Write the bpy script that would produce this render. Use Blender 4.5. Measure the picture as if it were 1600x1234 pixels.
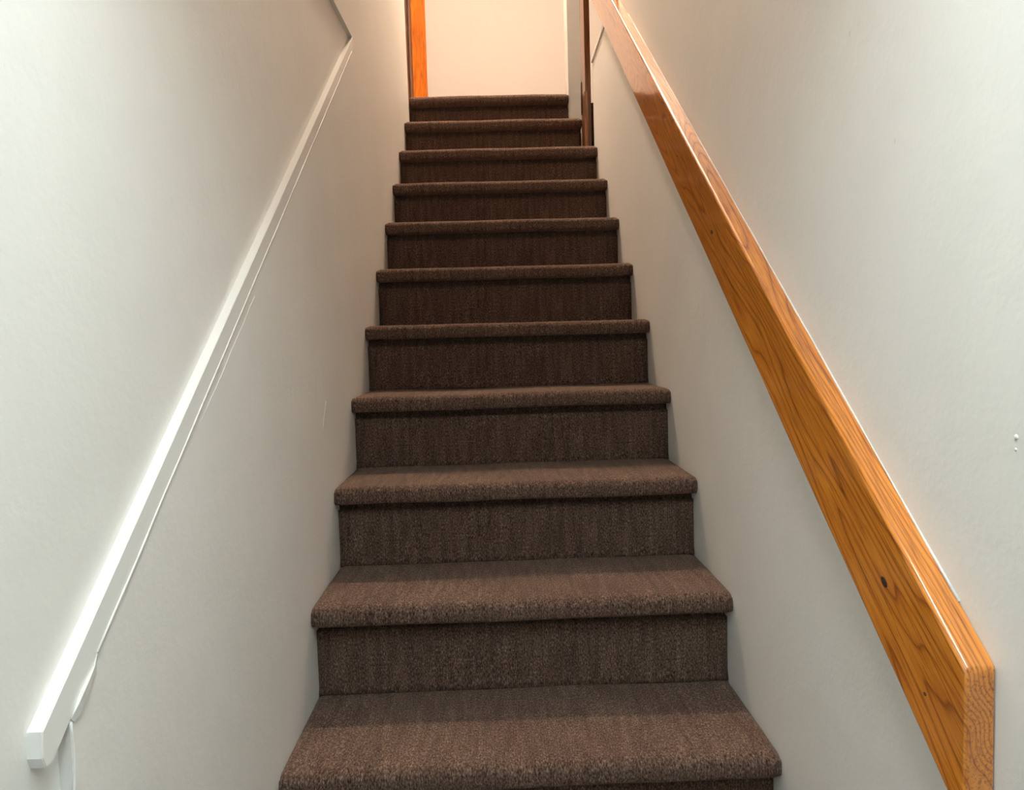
import bpy, bmesh, math, random
from mathutils import Vector, Matrix, noise
random.seed(7)
for o in list(bpy.data.objects): bpy.data.objects.remove(o)
S = bpy.context.scene
COL = S.collection

# ------------------------------------------------------------------ camera
F_PX = 1151.26
cam_d = bpy.data.cameras.new('camera')
cam_d.sensor_fit = 'HORIZONTAL'; cam_d.sensor_width = 36.0
cam_d.lens = F_PX / 1600.0 * 36.0
cam_d.clip_start = 0.02
cam = bpy.data.objects.new('camera', cam_d); COL.objects.link(cam)
YAW, PITCH, ROLL = 0.021842, -0.061501, -0.028533
fwd = Vector((math.sin(YAW)*math.cos(PITCH), math.cos(YAW)*math.cos(PITCH), math.sin(PITCH)))
rt = Vector((math.cos(YAW), -math.sin(YAW), 0)); up = rt.cross(fwd)
r2 = rt*math.cos(ROLL) + up*math.sin(ROLL)
u2 = -rt*math.sin(ROLL) + up*math.cos(ROLL)
cam.matrix_world = Matrix(((r2.x, u2.x, -fwd.x, 0.38753), (r2.y, u2.y, -fwd.y, -0.95539),
                           (r2.z, u2.z, -fwd.z, 0.90502), (0, 0, 0, 1)))
S.camera = cam

# ------------------------------------------------------------------ world and exposure
w = bpy.data.worlds.new('world'); S.world = w; w.use_nodes = True
w.node_tree.nodes['Background'].inputs[0].default_value = (0.5, 0.5, 0.5, 1)
w.node_tree.nodes['Background'].inputs[1].default_value = 0.0
S.view_settings.view_transform = 'Standard'
S.view_settings.look = 'None'
S.view_settings.gamma = 1.0
S.view_settings.use_curve_mapping = False
S.view_settings.exposure = 0.27

LOW_LAMP = 16.5      # emission of the cool panel in the lower hall ceiling
UP_LAMP = 240.0       # emission of the warm globe over the landing
LOW_COL = (0.87, 1.0, 0.985)
STAIR_LAMP = 830.0   # emission of the flush lamp in the upper ceiling over the stairs
STAIR_COL = (1.0, 0.78, 0.57)
UP_COL = (1.0, 0.71, 0.46)

# ------------------------------------------------------------------ dimensions
W = 0.86
R_, G_ = 0.197753, 0.253669            # rise and going
OV = 0.045                             # nosing overhang
FLOOR = -3*R_
LAND = 11*R_
CEIL_LOW = 2.06
CEIL_UP = LAND + 2.42
FAR_Y = 4.9
SL = R_/G_

# ------------------------------------------------------------------ materials
def newmat(name):
    m = bpy.data.materials.new(name); m.use_nodes = True
    return m, m.node_tree.nodes, m.node_tree.links, m.node_tree.nodes['Principled BSDF']

def ramp(n, stops):
    r = n.new('ShaderNodeValToRGB'); e = r.color_ramp.elements
    while len(e) < len(stops): e.new(0.5)
    for i, (p, c) in enumerate(stops):
        e[i].position = p; e[i].color = (*c, 1)
    return r

def coords(n, l, scale, kind='Object'):
    t = n.new('ShaderNodeTexCoord'); mp = n.new('ShaderNodeMapping')
    mp.inputs['Scale'].default_value = scale
    l.new(t.outputs[kind], mp.inputs['Vector'])
    return mp

def noise_node(n, l, mp, scale, detail=4, rough=0.55, dist=0.0):
    t = n.new('ShaderNodeTexNoise')
    t.inputs['Scale'].default_value = scale; t.inputs['Detail'].default_value = detail
    t.inputs['Roughness'].default_value = rough; t.inputs['Distortion'].default_value = dist
    l.new(mp.outputs[0], t.inputs['Vector'])
    return t

def mat_paint(name, col, col2, rough=0.55, bump=0.12):
    m, n, l, b = newmat(name)
    mp = coords(n, l, (1, 1, 1))
    big = noise_node(n, l, mp, 3.2, 5, 0.6)
    r = ramp(n, [(0.3, col2), (0.62, col)]); l.new(big.outputs['Fac'], r.inputs[0])
    # small scuffs
    sc = noise_node(n, l, coords(n, l, (1, 1.2, 0.7)), 24, 3, 0.6)
    rs = ramp(n, [(0.205, (0.80, 0.78, 0.75)), (0.24, (1, 1, 1))]); l.new(sc.outputs['Fac'], rs.inputs[0])
    mx = n.new('ShaderNodeMix'); mx.data_type = 'RGBA'; mx.blend_type = 'MULTIPLY'
    mx.inputs[0].default_value = 0.6
    l.new(r.outputs[0], mx.inputs[6]); l.new(rs.outputs[0], mx.inputs[7])
    l.new(mx.outputs[2], b.inputs['Base Color'])
    b.inputs['Roughness'].default_value = rough
    b.inputs['Specular IOR Level'].default_value = 0.35
    f1 = noise_node(n, l, mp, 130, 3, 0.6); f2 = noise_node(n, l, mp, 9, 4, 0.6)
    ad = n.new('ShaderNodeMath'); ad.operation = 'MULTIPLY_ADD'
    ad.inputs[1].default_value = 6.0
    l.new(f2.outputs['Fac'], ad.inputs[0]); l.new(f1.outputs['Fac'], ad.inputs[2])
    bp = n.new('ShaderNodeBump'); bp.inputs['Strength'].default_value = bump; bp.inputs['Distance'].default_value = 0.0025
    l.new(ad.outputs[0], bp.inputs['Height']); l.new(bp.outputs[0], b.inputs['Normal'])
    return m

def mat_carpet():
    m, n, l, b = newmat('carpet_brown')
    mp = coords(n, l, (1.0, 0.45, 0.45))
    a = noise_node(n, l, mp, 400, 3, 0.7)
    r = ramp(n, [(0.30, (0.018, 0.010, 0.008)), (0.44, (0.083, 0.055, 0.045)), (0.58, (0.180, 0.124, 0.102)), (0.74, (0.40, 0.30, 0.26))])
    l.new(a.outputs['Fac'], r.inputs[0])
    # heathered streaks along the pile
    st = noise_node(n, l, coords(n, l, (1.0, 0.12, 0.12)), 70, 4, 0.65)
    rs = ramp(n, [(0.33, (0.62, 0.60, 0.58)), (0.68, (1.32, 1.30, 1.28))]); l.new(st.outputs['Fac'], rs.inputs[0])
    mx = n.new('ShaderNodeMix'); mx.data_type = 'RGBA'; mx.blend_type = 'MULTIPLY'; mx.inputs[0].default_value = 0.8
    l.new(r.outputs[0], mx.inputs[6]); l.new(rs.outputs[0], mx.inputs[7])
    wn = noise_node(n, l, coords(n, l, (1, 1, 1)), 5, 3, 0.5)
    rw = ramp(n, [(0.3, (0.86, 0.80, 0.80)), (0.7, (1.1, 1.08, 1.02))]); l.new(wn.outputs['Fac'], rw.inputs[0])
    m2 = n.new('ShaderNodeMix'); m2.data_type = 'RGBA'; m2.blend_type = 'MULTIPLY'; m2.inputs[0].default_value = 1
    l.new(mx.outputs[2], m2.inputs[6]); l.new(rw.outputs[0], m2.inputs[7])
    l.new(m2.outputs[2], b.inputs['Base Color'])
    b.inputs['Roughness'].default_value = 1.0
    b.inputs['Specular IOR Level'].default_value = 0.0
    b.inputs['Sheen Weight'].default_value = 0.22
    b.inputs['Sheen Roughness'].default_value = 0.45
    b.inputs['Sheen Tint'].default_value = (0.9, 0.70, 0.60, 1)
    lp = noise_node(n, l, coords(n, l, (1, 0.8, 0.8)), 420, 2, 0.6)
    bp = n.new('ShaderNodeBump'); bp.inputs['Strength'].default_value = 0.75; bp.inputs['Distance'].default_value = 0.003
    l.new(lp.outputs['Fac'], bp.inputs['Height']); l.new(bp.outputs[0], b.inputs['Normal'])
    return m

def mat_wood(name, light, mid, dark, rough=0.28, coat=0.8, bands=32.0):
    """flat-sawn oak: local X runs along the board, Y across its thickness, Z across its face"""
    m, n, l, b = newmat(name)
    t = n.new('ShaderNodeTexCoord')
    warp = noise_node(n, l, coords(n, l, (0.85, 8.0, 8.0)), 1.0, 2, 0.42)
    sep = n.new('ShaderNodeSeparateXYZ'); l.new(t.outputs['Object'], sep.inputs[0])
    s1 = n.new('ShaderNodeMath'); s1.operation = 'MULTIPLY_ADD'; s1.inputs[1].default_value = 2.4
    l.new(sep.outputs[2], s1.inputs[0]); l.new(warp.outputs['Fac'], s1.inputs[2])
    s2 = n.new('ShaderNodeMath'); s2.operation = 'MULTIPLY_ADD'; s2.inputs[1].default_value = 2.2
    l.new(sep.outputs[1], s2.inputs[0]); l.new(s1.outputs[0], s2.inputs[2])
    fr = n.new('ShaderNodeMath'); fr.operation = 'MULTIPLY'; fr.inputs[1].default_value = bands
    l.new(s2.outputs[0], fr.inputs[0])
    fc = n.new('ShaderNodeMath'); fc.operation = 'FRACT'; l.new(fr.outputs[0], fc.inputs[0])
    r = ramp(n, [(0.0, mid), (0.45, light), (0.80, mid), (0.93, dark), (1.0, mid)])
    l.new(fc.outputs[0], r.inputs[0])
    pores = noise_node(n, l, coords(n, l, (14, 420, 420)), 1.0, 3, 0.6)
    rp = ramp(n, [(0.36, (0.45, 0.36, 0.28)), (0.50, (1, 1, 1))]); l.new(pores.outputs['Fac'], rp.inputs[0])
    mx = n.new('ShaderNodeMix'); mx.data_type = 'RGBA'; mx.blend_type = 'MULTIPLY'; mx.inputs[0].default_value = 0.75
    l.new(r.outputs[0], mx.inputs[6]); l.new(rp.outputs[0], mx.inputs[7])
    tone = noise_node(n, l, coords(n, l, (2.0, 14, 14)), 1.0, 3, 0.5)
    rtn = ramp(n, [(0.3, (0.82, 0.78, 0.72)), (0.7, (1.1, 1.08, 1.05))]); l.new(tone.outputs['Fac'], rtn.inputs[0])
    m2 = n.new('ShaderNodeMix'); m2.data_type = 'RGBA'; m2.blend_type = 'MULTIPLY'; m2.inputs[0].default_value = 1
    l.new(mx.outputs[2], m2.inputs[6]); l.new(rtn.outputs[0], m2.inputs[7])
    l.new(m2.outputs[2], b.inputs['Base Color'])
    b.inputs['Roughness'].default_value = rough
    b.inputs['Coat Weight'].default_value = coat; b.inputs['Coat Roughness'].default_value = 0.12
    wv = noise_node(n, l, coords(n, l, (10, 40, 40)), 1.0, 3, 0.5)
    bp = n.new('ShaderNodeBump'); bp.inputs['Strength'].default_value = 0.16; bp.inputs['Distance'].default_value = 0.003
    l.new(wv.outputs['Fac'], bp.inputs['Height']); l.new(bp.outputs[0], b.inputs['Normal'])
    l.new(bp.outputs[0], b.inputs['Coat Normal'])
    return m

def mat_plain(name, col, rough=0.6, metal=0.0, nscale=60):
    m, n, l, b = newmat(name)
    t = noise_node(n, l, coords(n, l, (1, 1, 1)), nscale, 3, 0.6)
    r = ramp(n, [(0.3, tuple(c*0.82 for c in col)), (0.7, col)]); l.new(t.outputs['Fac'], r.inputs[0])
    l.new(r.outputs[0], b.inputs['Base Color'])
    b.inputs['Roughness'].default_value = rough; b.inputs['Metallic'].default_value = metal
    return m

def mat_emit(name, col, strength):
    m, n, l, b = newmat(name)
    b.inputs['Base Color'].default_value = (0.9, 0.9, 0.88, 1)
    b.inputs['Emission Color'].default_value = (*col, 1)
    b.inputs['Emission Strength'].default_value = strength
    return m

M = {}
M['wall'] = mat_paint('wall_paint', (0.83, 0.82, 0.80), (0.80, 0.79, 0.77))
M['trim_white'] = mat_paint('trim_gloss_paint', (0.87, 0.865, 0.85), (0.84, 0.835, 0.82), 0.35, 0.06)
M['far'] = mat_paint('upper_wall_paint', (0.58, 0.525, 0.50), (0.565, 0.51, 0.485), 0.6, 0.05)
M['ceil'] = mat_paint('ceiling_paint', (0.80, 0.79, 0.77), (0.77, 0.76, 0.74), 0.8, 0.05)
M['caulk'] = mat_plain('caulk_white', (0.86, 0.86, 0.84), 0.5)
M['carpet'] = mat_carpet()
M['oak'] = mat_wood('oak_handrail', (0.80, 0.30, 0.035), (0.68, 0.225, 0.020), (0.36, 0.092, 0.008))
_b = M['oak'].node_tree.nodes['Principled BSDF']
_b.inputs['Coat Weight'].default_value = 1.0; _b.inputs['Coat IOR'].default_value = 1.65; _b.inputs['Coat Roughness'].default_value = 0.08
M['oak_casing'] = mat_wood('oak_casing', (0.70, 0.19, 0.008), (0.64, 0.165, 0.006), (0.52, 0.12, 0.004), 0.5, 0.05, 9)
M['oak_casing'].node_tree.nodes['Principled BSDF'].inputs['Specular IOR Level'].default_value = 0.12
M['oak_dark'] = mat_wood('oak_jamb', (0.22, 0.085, 0.030), (0.17, 0.06, 0.020), (0.10, 0.032, 0.010), 0.3, 0.4, 14)
M['oak_mid'] = mat_wood('oak_block', (0.36, 0.17, 0.07), (0.30, 0.13, 0.05), (0.18, 0.07, 0.025), 0.4, 0.3, 14)
M['hole'] = mat_plain('dark_knot', (0.05, 0.017, 0.007), 0.6)
M['black'] = mat_plain('dark_metal', (0.03, 0.022, 0.018), 0.45, 0.6)
M['brass'] = mat_plain('brass', (0.6, 0.42, 0.16), 0.3, 1.0)

# ------------------------------------------------------------------ mesh helpers
def link(name, bm, mat, parent=None, smooth=False, kind=None, label=None, cat=None, loc=None):
    me = bpy.data.meshes.new(name)
    bmesh.ops.recalc_face_normals(bm, faces=bm.faces)
    bm.to_mesh(me); bm.free()
    me.materials.append(M[mat])
    if smooth:
        for p in me.polygons: p.use_smooth = True
    o = bpy.data.objects.new(name, me); COL.objects.link(o)
    if loc: o.location = loc
    if parent: o.parent = parent
    if kind: o['kind'] = kind
    if label: o['label'] = label
    if cat: o['category'] = cat
    return o

def empty(name, loc, label=None, cat=None, kind=None):
    o = bpy.data.objects.new(name, None); COL.objects.link(o); o.location = loc
    o.empty_display_size = 0.1
    if label: o['label'] = label
    if cat: o['category'] = cat
    if kind: o['kind'] = kind
    return o

def box(bm, x0, x1, y0, y1, z0, z1, bevel=0.0, seg=2):
    vs = [bm.verts.new(p) for p in ((x0,y0,z0),(x1,y0,z0),(x1,y1,z0),(x0,y1,z0),(x0,y0,z1),(x1,y0,z1),(x1,y1,z1),(x0,y1,z1))]
    fs = [bm.faces.new([vs[i] for i in f]) for f in ((0,3,2,1),(4,5,6,7),(0,1,5,4),(1,2,6,5),(2,3,7,6),(3,0,4,7))]
    if bevel:
        es = list({e for f in fs for e in f.edges})
        bmesh.ops.bevel(bm, geom=es, offset=bevel, segments=seg, profile=0.5, affect='EDGES')
    return bm

def B(*a, **k): return box(bmesh.new(), *a, **k)

def prism_yz(bm, poly, x0, x1):
    a = [bm.verts.new((x0, y, z)) for y, z in poly]; b = [bm.verts.new((x1, y, z)) for y, z in poly]
    f1 = bm.faces.new(a); f2 = bm.faces.new(list(reversed(b)))
    for i in range(len(poly)):
        j = (i+1) % len(poly)
        bm.faces.new((a[j], a[i], b[i], b[j]))
    bmesh.ops.triangulate(bm, faces=[f1, f2])
    return bm

def tube(bm, pts, rad, sides=6):
    rings = []
    for i, p in enumerate(pts):
        p = Vector(p)
        d = (Vector(pts[min(i+1, len(pts)-1)]) - Vector(pts[max(i-1, 0)])).normalized()
        a = d.orthogonal().normalized() if abs(d.x) > 0.9 else d.cross(Vector((1, 0, 0))).normalized()
        c = d.cross(a)
        rr = rad[i] if isinstance(rad, (list, tuple)) else rad
        rings.append([bm.verts.new(p + (a*math.cos(2*math.pi*k/sides) + c*math.sin(2*math.pi*k/sides))*rr) for k in range(sides)])
    for q in range(len(rings)-1):
        for k in range(sides):
            bm.faces.new((rings[q][k], rings[q][(k+1) % sides], rings[q+1][(k+1) % sides], rings[q+1][k]))
    bm.faces.new(rings[0]); bm.faces.new(list(reversed(rings[-1])))
    return bm

def lathe(bm, prof, cx, cy, seg=28):
    rings = [[bm.verts.new((cx + r*math.cos(2*math.pi*k/seg), cy + r*math.sin(2*math.pi*k/seg), z)) for k in range(seg)] for r, z in prof]
    for q in range(len(rings)-1):
        for k in range(seg):
            bm.faces.new((rings[q][k], rings[q][(k+1) % seg], rings[q+1][(k+1) % seg], rings[q+1][k]))
    bm.faces.new(rings[0]); bm.faces.new(list(reversed(rings[-1])))
    return bm

def struct(name, bm, mat, parent=None, label=None, **k):
    return link(name, bm, mat, parent, kind=None if parent else 'structure', label=label, **k)

# ------------------------------------------------------------------ room shell
YB = -2.5                                   # back of the lower hall
REC = -0.012                                # plane of the recessed upper field of the left wall
wl = struct('wall_left', B(-0.14, REC, YB, 2.79, FLOOR, 1.97), 'wall', label='white painted stairwell wall on the left')
# lower field of the wall, proud by the thickness of the old trim board, and the bulkhead band running level above it
def topline(y): return 0.5716 + (y+0.3388)*(1.790-0.5716)/(1.2537+0.3388)     # underside of trim board
def seam(y): return 1.905 + (y+0.20)*(2.033-1.905)/2.99                          # level seam higher up
def line1(y): return 1.762 + (y+0.20)*(1.8262-1.762)/1.462                       # underside of the bulkhead band
bm = bmesh.new()
prism_yz(bm, [(-0.31, FLOOR), (1.262, FLOOR), (1.262, topline(1.262)), (-0.31, topline(-0.31))], REC-0.002, 0.0)
prism_yz(bm, [(1.262, FLOOR), (2.79, FLOOR), (2.79, seam(2.79)), (1.262, seam(1.262))], REC-0.002, 0.0)
prism_yz(bm, [(-0.20, line1(-0.2)), (1.262, line1(1.262)), (1.262, seam(1.262)), (-0.20, seam(-0.2))], REC-0.002, 0.0)
link('lower_panel', bm, 'wall', wl)
# above the seam a slight lean is added so the panel catches more light
bm = bmesh.new()
vs = []
for (y, z, x) in ((-0.30, seam(-0.30)+0.0005, -0.0008), (2.79, seam(2.79)+0.0005, -0.0008), (2.79, CEIL_UP, -0.022), (-0.30, CEIL_UP, -0.022)):
    vs.append((bm.verts.new((x, y, z)), bm.verts.new((-0.14, y, z))))
for i in range(4):
    j = (i+1) % 4
    bm.faces.new((vs[i][0], vs[j][0], vs[j][1], vs[i][1]))
bm.faces.new([v[0] for v in vs]); bm.faces.new([v[1] for v in reversed(vs)])
link('upper_panel', bm, 'wall', wl)
link('hall_panel', B(-0.14, REC, -3.2, -0.30, 1.97, CEIL_UP), 'wall', wl)

wr = struct('wall_right', B(W, W+0.11, -0.30, 2.39, FLOOR, 2.165), 'wall', label='white painted half wall of the stairwell on the right')
link('hall_panel', B(W, W+0.11, YB, -0.30, FLOOR, LAND-0.05), 'wall', wr)
struct('trim_1', B(W-0.006, W+0.116, -0.20, 2.395, 2.165, 2.187, bevel=0.003), 'wall', label='thin painted cap along the top of the right stair wall')
struct('wall_back', B(-0.14, W+0.11, YB-0.1, YB, FLOOR, LAND-0.06), 'wall', label='white end wall of the lower hall behind the viewer')
struct('floor', B(-0.14, W+0.11, YB, -2*G_+OV, FLOOR-0.1, FLOOR), 'carpet', label='brown carpeted floor of the lower hall')
struct('ceiling', B(REC, W, YB, -0.30, CEIL_LOW, LAND-0.05), 'ceil', label='white ceiling of the lower hall')
struct('wall_light_blocker', B(REC, W, -0.30, -0.20, 1.62, LAND), 'wall', label='unseen header at the hall end of the stairwell, added low as a light blocker')  # out-of-view header, hung low to keep the cool panel light off upper steps
struct('ceiling_upper', B(-1.6, 3.7, -3.3, FAR_Y+0.2, CEIL_UP, CEIL_UP+0.1), 'ceil', label='white ceiling of the upper floor')
# upper floor
struct('floor_landing', B(-1.5, 0.795, 2.91, FAR_Y, LAND-0.2, LAND-0.001), 'carpet', label='brown carpeted landing at the top of the stairs')
bm = B(W+0.116, 3.6, -0.20, 2.95, LAND-0.2, LAND-0.002)
box(bm, -0.02, 3.6, -3.2, -0.20, LAND-0.05, LAND-0.002)
box(bm, 0.795, 3.6, 2.95, FAR_Y, LAND-0.2, LAND-0.002)
struct('floor_upper', bm, 'carpet', label='brown carpeted upper floor to the right of the stairwell')
bm = B(-0.182, 3.6, FAR_Y, FAR_Y+0.12, LAND-0.2, CEIL_UP)
box(bm, -1.6, -1.045, FAR_Y, FAR_Y+0.12, LAND-0.2, CEIL_UP)
box(bm, -1.045, -0.182, FAR_Y, FAR_Y+0.12, LAND+2.06, CEIL_UP)
struct('wall_far', bm, 'far', label='cream wall glowing in warm light beyond the landing')
struct('wall_upper_right', B(3.6, 3.7, -3.3, FAR_Y+0.12, LAND-0.2, CEIL_UP), 'far', label='cream wall of the upper floor on the right')
struct('wall_upper_left', B(-1.6, -1.5, 2.67, FAR_Y, LAND-0.2, CEIL_UP), 'far', label='cream end wall of the upper hall on the left')
struct('wall_upper_near', B(-1.5, -0.14, 2.67, 2.79, LAND-0.2, CEIL_UP), 'far', label='cream wall of the upper hall beside the stairwell')
struct('wall_upper_back', B(-0.14, 3.6, -3.3, -3.2, LAND-0.05, CEIL_UP), 'far', label='cream wall at the far end of the upper room behind the viewer')
struct('wall_return', B(0.795, 0.858, 2.80, 2.95, 9*R_, CEIL_UP), 'wall', label='narrow painted wall end beside the top step')

# ------------------------------------------------------------------ carpeted stairs
stairs = empty('carpeted_staircase', (W/2, 0, FLOOR), 'straight flight of stairs covered in heathered brown carpet', 'stairs')
NT = 0.043
def tread_bm(n, x0, x1, ydepth):
    """cross-section of carpet wrapped round a tread, in local coordinates (nose front at y=0, top at z=0)"""
    prof = [(ydepth, 0.0)]
    k = 9
    for i in range(k+1): prof.append((ydepth + (0.030-ydepth)*(i/k)**1.0, -0.0012*(i/k)**3))
    rt_, rb = 0.019, 0.013
    for i in range(1, 7):
        a = math.pi/2*i/6
        prof.append((rt_*1.25 - rt_*1.25*math.sin(a), -0.001 - rt_ + rt_*math.cos(a)))
    for i in range(0, 6):
        a = math.pi/2*i/5
        prof.append((rb - rb*math.cos(a), -NT + rb - rb*math.sin(a)))
    prof += [(0.03, -NT), (OV+0.004, -NT+0.001)]
    prof += [(ydepth, -NT+0.001)]
    bm = bmesh.new(); nx = 64; rows = []
    for i in range(nx+1):
        u = i/nx; x = x0 + (x1-x0)*u
        row = []
        edge = min(u, 1-u)*(x1-x0)
        pinch = max(0.0, 1-edge/0.012)**2*0.005        # the carpet turns in at the walls
        for (y, z) in prof:
            nz = noise.noise(Vector((x*4.3, n*7.1, y*3)))*0.0026 + noise.noise(Vector((x*45, n*3.3, y*45+z*45)))*0.0007
            ny = noise.noise(Vector((x*5.1, n*5.7+20, z*9)))*0.0028 + noise.noise(Vector((x*60+3, n*2.1, z*60)))*0.0007
            fy = 1.0 if y < 0.06 else 0.0
            row.append(bm.verts.new((x, y + ny*fy + (pinch if y < 0.05 else 0), z + nz - (pinch if z > -0.01 else 0))))
        rows.append(row)
    for i in range(nx):
        for j in range(len(prof)-1):
            bm.faces.new((rows[i][j], rows[i+1][j], rows[i+1][j+1], rows[i][j+1]))
    bm.faces.new(rows[0]); bm.faces.new(list(reversed(rows[-1])))
    return bm

def riser_bm(n, x0, x1, h):
    bm = bmesh.new(); nx, nz = 48, 10; rows = []
    for i in range(nx+1):
        x = x0 + (x1-x0)*i/nx; row = []
        for j in range(nz+1):
            z = h*j/nz
            flare = -0.006*max(0, 1-z/0.02)**2           # carpet rolls forward at the foot
            d = noise.noise(Vector((x*5, n*4.7+9, z*8)))*0.002
            row.append(bm.verts.new((x, d+flare, z)))
        row.append(bm.verts.new((x, 0.016, h))); row.append(bm.verts.new((x, 0.016, h+0.021))); row.append(bm.verts.new((x, 0.03, h+0.021))); row.append(bm.verts.new((x, 0.03, 0)))
        rows.append(row)
    m = len(rows[0])
    for i in range(nx):
        for j in range(m):
            bm.faces.new((rows[i][j], rows[i+1][j], rows[i+1][(j+1) % m], rows[i][(j+1) % m]))
    bm.faces.new(rows[0]); bm.faces.new(list(reversed(rows[-1])))
    return bm

for n in range(-2, 12):
    x0, x1 = 0.0005, W-0.0005
    if n == 10: x1 = 0.826
    if n == 11: x1 = 0.794
    depth = 0.12 if n == 11 else G_+OV+0.002
    t = link('tread', tread_bm(n, x0-W/2, x1-W/2, depth), 'carpet', stairs, smooth=True)
    t.location = (0, n*G_, n*R_-FLOOR)
    rx1 = x1
    rs = link('riser', riser_bm(n, x0-W/2, rx1-W/2, R_-NT-0.020), 'carpet', stairs, smooth=True)
    rs.location = (0, n*G_+OV, (n-1)*R_-FLOOR)

# ------------------------------------------------------------------ left trim board (old painted rail)
def board_yz(bm, p0, p1, q0, q1, x0, x1):
    """board seen on the wall: p = top edge line, q = bottom edge line, plumb cut at the lower end"""
    prism_yz(bm, [p0, p1, q1, q0], x0, x1)
TB0, TB1 = (-0.352, 0.5965), (1.262, 1.8262)
bm = bmesh.new()
e = 0.004
poly = [(-0.352, 0.576), (-0.348, 0.566), (-0.338, 0.5665), (1.262, topline(1.262)-0.001), (1.262, 1.8262), (-0.350, 0.598)]
prism_yz(bm, poly, REC-0.002, 0.0012)
bmesh.ops.bevel(bm, geom=[e_ for e_ in bm.edges if all(v.co.x > 0 for v in e_.verts) and len(e_.link_faces) == 2 and e_.calc_face_angle(0) > 0.5], offset=0.0009, segments=2, affect='EDGES')
tr = struct('trim_2', bm, 'trim_white', label='white painted trim board sloping up the left wall')
# bead of caulk in the joint under the board
bm = bmesh.new()
pts = []
for i in range(60):
    y = -0.262 + (1.24+0.262)*i/59
    pts.append((0.0012, y, topline(y) - 0.0018 + noise.noise(Vector((y*14, 3, 0)))*0.0013))
rad = [max(0.0003, 0.0015*(1.0 - 0.45*i/59) + 0.0006*noise.noise(Vector((p[1]*9, 8, 1)))) for i, p in enumerate(pts)]
tube(bm, pts, rad, 6)
link('caulk_bead', bm, 'caulk', tr, smooth=True)

# torn paint flake where the wall field begins under the board
bm = bmesh.new()
fl = [(0.001, -0.309, 0.588), (0.004, -0.302, 0.597), (0.005, -0.292, 0.606), (0.004, -0.281, 0.612), (0.003, -0.270, 0.619), (0.0015, -0.262, 0.628)]
lo = [(0.001, -0.305, 0.583), (0.003, -0.297, 0.588), (0.004, -0.288, 0.597), (0.003, -0.277, 0.605), (0.002, -0.267, 0.612), (0.001, -0.262, 0.622)]
a = [bm.verts.new(p) for p in fl]; b = [bm.verts.new(p) for p in lo]
a2 = [bm.verts.new((-0.001, p[1], p[2])) for p in fl]; b2 = [bm.verts.new((-0.001, p[1], p[2])) for p in lo]
for i in range(5):
    bm.faces.new((a[i], a[i+1], b[i+1], b[i])); bm.faces.new((a[i+1], a[i], a2[i], a2[i+1])); bm.faces.new((b[i], b[i+1], b2[i+1], b2[i]))
link('paint_flake', bm, 'caulk', wl)
bm = bmesh.new()
pts = [(0.0, -0.309 + 0.002*math.sin(i*0.7), 0.585 - i*0.012) for i in range(14)]
tube(bm, pts, 0.0016, 6)
link('paint_ridge', bm, 'wall', wl, smooth=True)
# hairline cracks in the wall paint
def crack(pts, r): 
    bm = bmesh.new(); tube(bm, pts, r, 5); link('paint_crack', bm, 'wall', wl, smooth=True)
crack([(0.0, 0.02+0.03*i, topline(0.02+0.03*i)-0.022+0.001*math.sin(i*1.9)-0.0006*i) for i in range(9)], 0.0005)
crack([(0.0, 0.73-0.012*i, 0.80-0.017*i+0.002*math.sin(i)) for i in range(5)], 0.0007)
# paint blobs on the right wall
for (y, z, r) in ((-0.299, 0.8123, 0.0028), (-0.2985, 0.801, 0.0016), (0.02, 0.52, 0.0012)):
    bm = bmesh.new(); bmesh.ops.create_icosphere(bm, subdivisions=2, radius=r)
    bmesh.ops.scale(bm, vec=(0.5, 1, 1), verts=bm.verts)
    link('paint_blob', bm, 'wall', wr, smooth=True, loc=(W, y, z))

# ------------------------------------------------------------------ oak handrail on the right wall
T = 0.031
ang = math.atan(SL); cs, sn = math.cos(ang), math.sin(ang)
Y0, Y1 = -0.277, 2.40
HT, HB = 0.803, 0.642                        # vertical offsets of top and bottom edges above the pitch line
rail = empty('handrail', (W, Y0, HB+Y0*SL), 'varnished orange oak handrail board fixed along the right wall', 'handrail')
rail.rotation_euler = (0, 0, 0)
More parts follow.
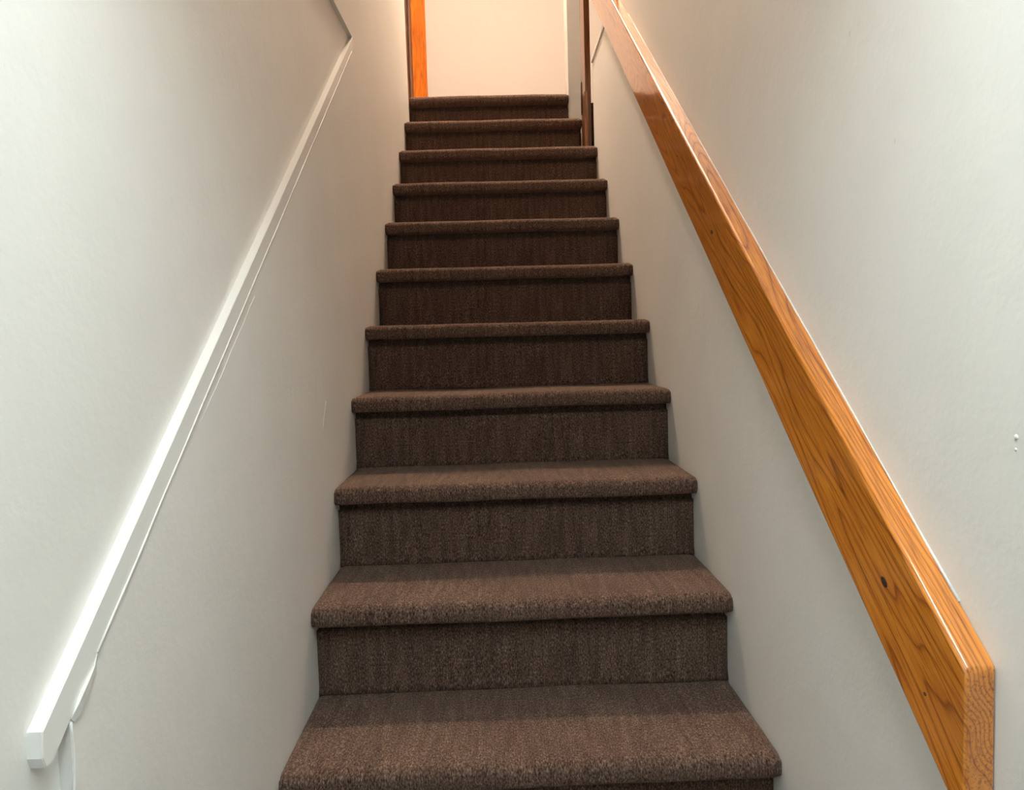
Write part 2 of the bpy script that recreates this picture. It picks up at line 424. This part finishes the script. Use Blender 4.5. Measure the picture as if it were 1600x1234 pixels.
# local frame of the board: X along slope, Y across thickness (towards the wall), Z up the face
Mrot = Matrix(((0, 1, 0, W), (cs, 0, -sn, Y0), (sn, 0, cs, HB+Y0*SL), (0, 0, 0, 1)))
hz = (HT-HB)*cs                              # perpendicular width of the board
off = (HT-HB)*sn                             # plumb-cut skew
Ln = (Y1-Y0)/cs
def rail_bm():
    bm = bmesh.new(); n = 46
    # rounded cross-section (thickness y from -T..0, height 0..hz)
    r = 0.0055; sec = []
    for (cy, cz, a0) in ((-T+r, r, math.pi), (-0.002, 0.002, 1.5*math.pi), (-0.002, hz-0.002, 0), (-T+r*1.1, hz-r*1.1, 0.5*math.pi)):
        rr = r if cy < -0.01 else 0.002
        for k in range(5):
            a = a0 + k*math.pi/8
            sec.append((cy + rr*math.cos(a), cz + rr*math.sin(a)))
    rows = []
    xs = [0.0, 0.0015, 0.004] + [0.012 + (Ln-0.012)*i/n for i in range(n+1)]
    for i, x in enumerate(xs):
        ins = [0.004, 0.0015, 0.0003][i] if i < 3 else 0.0
        row = []
        for (y, z) in sec:
            yy = y; zz = z
            if ins:
                yy = -T/2 + (y+T/2)*(1-ins/(T/2)); zz = hz/2 + (z-hz/2)*(1-ins/(hz/2))
            wob = noise.noise(Vector((x*3.1, 0, z*4)))*0.0008 if i >= 3 else 0
            if y < -0.01: yy += wob
            if z > hz*0.6: zz += noise.noise(Vector((x*9, 5, 0)))*0.0006
            row.append(bm.verts.new((x + zz*off/hz, yy, zz)))
        rows.append(row)
    m = len(sec)
    for i in range(len(rows)-1):
        for j in range(m):
            bm.faces.new((rows[i][j], rows[i][(j+1) % m], rows[i+1][(j+1) % m], rows[i+1][j]))
    bm.faces.new(rows[0]); bm.faces.new(list(reversed(rows[-1])))
    return bm
Minv = Matrix.Translation(rail.location).inverted()
bd = link('rail_board', rail_bm(), 'oak', rail, smooth=True)
bd.matrix_local = Minv @ Mrot
md = bd.modifiers.new('wn', 'WEIGHTED_NORMAL'); md.keep_sharp = False
def on_face(y, hs):                          # local point of the board face at world y and height over the pitch line
    p = Mrot.inverted() @ Vector((W-T, y, hs + y*SL)); return p
for (y, hs, r) in ((-0.13, 0.7266, 0.0052), (0.5263, 0.7186, 0.0046), (-0.2119, 0.6968, 0.0016), (0.79, 0.73, 0.0022), (-0.263, 0.652, 0.002)):
    bm = bmesh.new()
    bmesh.ops.create_circle(bm, cap_ends=True, radius=r, segments=16)
    ex = bmesh.ops.extrude_face_region(bm, geom=bm.faces[:])
    bmesh.ops.translate(bm, vec=(0, 0, 0.004), verts=[v for v in ex['geom'] if isinstance(v, bmesh.types.BMVert)])
    bmesh.ops.rotate(bm, cent=(0, 0, 0), matrix=Matrix.Rotation(math.pi/2, 3, 'X'), verts=bm.verts)
    bmesh.ops.scale(bm, vec=(1.35, 1, 0.8), verts=bm.verts)
    h = link('screw_hole', bm, 'hole', rail)
    p = on_face(y, hs)
    h.matrix_local = Minv @ Mrot @ Matrix.Translation((p.x, -T+0.0032, p.z))
# caulk line between rail and wall
bm = bmesh.new()
pts = []
for i in range(50):
    y = -0.22 + 1.75*i/49
    pts.append((W-0.0005, y, HT + y*SL + 0.0005 + 0.0012*noise.noise(Vector((y*12, 0, 4)))))
tube(bm, pts, [max(0.0003, 0.0014+0.0016*noise.noise(Vector((p[1]*7, 2, 2)))) for p in pts], 6)
link('caulk_bead', bm, 'caulk', wr, smooth=True)

# ------------------------------------------------------------------ oak door jamb at the top right
jb = empty('trim_3', (0.842, 2.42, 9*R_), 'dark varnished oak door jamb at the end of the right wall', None, 'structure')
def jpart(name, x0, x1, y0, y1, z0, z1, mat, bev=0.002):
    # long axis of the wood is local X
    bm = bmesh.new(); box(bm, 0, z1-z0, -(x1-x0)/2, (x1-x0)/2, -(y1-y0)/2, (y1-y0)/2, bevel=bev)
    o = link(name, bm, mat, jb)
    L = Matrix(((0, 1, 0, (x0+x1)/2), (0, 0, 1, (y0+y1)/2), (1, 0, 0, z0), (0, 0, 0, 1)))
    o.matrix_local = Matrix.Translation(jb.location).inverted() @ L
    return o
jpart('jamb_board', 0.8285, 0.8545, 2.42, 2.565, 9*R_+0.001, LAND+2.06, 'oak_dark')
jpart('jamb_block', 0.8225, 0.8375, 2.405, 2.419, 9*R_+0.001, 2.048, 'oak_mid')
jpart('strike_plate', 0.826, 0.8283, 2.535, 2.56, 10*R_+0.012, 2.135, 'black', 0.0005)

# ------------------------------------------------------------------ door with oak casing on the far wall
dr = empty('door_1', (-0.613, FAR_Y, LAND), 'door with bright orange oak casing on the far wall', None, 'structure')
def dpart(name, x0, x1, y0, y1, z0, z1, mat, vertical=True, bev=0.003, parent=dr):
    bm = bmesh.new()
    if vertical:
        box(bm, 0, z1-z0, -(x1-x0)/2, (x1-x0)/2, -(y1-y0)/2, (y1-y0)/2, bevel=bev)
        L = Matrix(((0, 1, 0, (x0+x1)/2), (0, 0, 1, (y0+y1)/2), (1, 0, 0, z0), (0, 0, 0, 1)))
    else:
        box(bm, 0, x1-x0, -(y1-y0)/2, (y1-y0)/2, -(z1-z0)/2, (z1-z0)/2, bevel=bev)
        L = Matrix(((1, 0, 0, x0), (0, 1, 0, (y0+y1)/2), (0, 0, 1, (z0+z1)/2), (0, 0, 0, 1)))
    o = link(name, bm, mat, parent)
    o.matrix_local = Matrix.Translation(dr.location).inverted() @ L
    return o
dpart('casing', -0.178, -0.070, FAR_Y-0.022, FAR_Y, LAND, LAND+2.13, 'oak_casing')
dpart('casing', -1.158, -1.050, FAR_Y-0.022, FAR_Y, LAND, LAND+2.13, 'oak_casing')
dpart('casing', -1.158, -0.070, FAR_Y-0.024, FAR_Y-0.001, LAND+2.041, LAND+2.13, 'oak_casing', False)
dpart('jamb_board', -0.204, -0.182, FAR_Y+0.0, FAR_Y+0.11, LAND, LAND+2.05, 'oak_dark')
dpart('jamb_board', -1.045, -1.023, FAR_Y+0.0, FAR_Y+0.11, LAND, LAND+2.05, 'oak_dark')
dpart('door_leaf', -1.021, -0.206, FAR_Y+0.06, FAR_Y+0.10, LAND+0.012, LAND+2.04, 'oak_dark')
bm = bmesh.new(); lathe(bm, [(0.008, 0.0), (0.008, 0.03), (0.026, 0.04), (0.028, 0.055), (0.018, 0.068)], 0, 0, 20)
k = link('knob', bm, 'brass', dr, smooth=True)
k.matrix_local = Matrix.Translation((0.335, 0.06, 0.95)) @ Matrix.Rotation(math.pi/2, 4, 'X')

# ------------------------------------------------------------------ lamps
lp = empty('ceiling_light', (0.48, -0.85, CEIL_LOW), 'flat white light panel on the lower hall ceiling', 'ceiling lamp')
M['emit_low'] = mat_emit('panel_glow', LOW_COL, LOW_LAMP)
M['emit_up'] = mat_emit('globe_glow', UP_COL, UP_LAMP)
bm = bmesh.new()
for a in ((-0.17, 0.17, -0.53, -0.51), (-0.17, 0.17, 0.51, 0.53), (-0.17, -0.15, -0.51, 0.51), (0.15, 0.17, -0.51, 0.51)):
    box(bm, *a, -0.022, -0.001)
link('frame', bm, 'ceil', lp)
link('diffuser', B(-0.15, 0.15, -0.51, 0.51, -0.016, -0.004), 'emit_low', lp)
lu = empty('pendant_light', (0.50, 2.85, CEIL_UP), 'warm globe pendant hanging above the top of the stairs', 'pendant lamp')
DROP = CEIL_UP - 3.55
link('ceiling_rose', lathe(bmesh.new(), [(0.03, -0.03), (0.055, -0.02), (0.06, -0.001)], 0, 0), 'ceil', lu, smooth=True)
link('cord', tube(bmesh.new(), [(0, 0, -0.02), (0, 0, -0.5*DROP), (0, 0, -DROP+0.10)], 0.004, 8), 'black', lu)
link('lamp_holder', lathe(bmesh.new(), [(0.024, -DROP+0.06), (0.026, -DROP+0.085), (0.012, -DROP+0.105)], 0, 0), 'brass', lu, smooth=True)
link('globe', lathe(bmesh.new(), [(0.012 if abs(i) == 8 else 0.07*math.cos(math.pi/2*i/8), -DROP+0.07*math.sin(math.pi/2*i/8)) for i in range(-8, 9)], 0, 0), 'emit_up', lu, smooth=True)

M['emit_stair'] = mat_emit('stairwell_lamp_glow', STAIR_COL, STAIR_LAMP)
ls = empty('flush_light', (0.34, 2.7, CEIL_UP), 'round flush ceiling lamp high above the upper steps', 'ceiling lamp')
link('base_plate', lathe(bmesh.new(), [(0.115, -0.018), (0.12, -0.008), (0.12, -0.001)], 0, 0), 'ceil', ls, smooth=True)
link('glass_dome', lathe(bmesh.new(), [(0.02, -0.085), (0.055, -0.078), (0.085, -0.06), (0.10, -0.036), (0.105, -0.019)], 0, 0), 'emit_stair', ls, smooth=True)
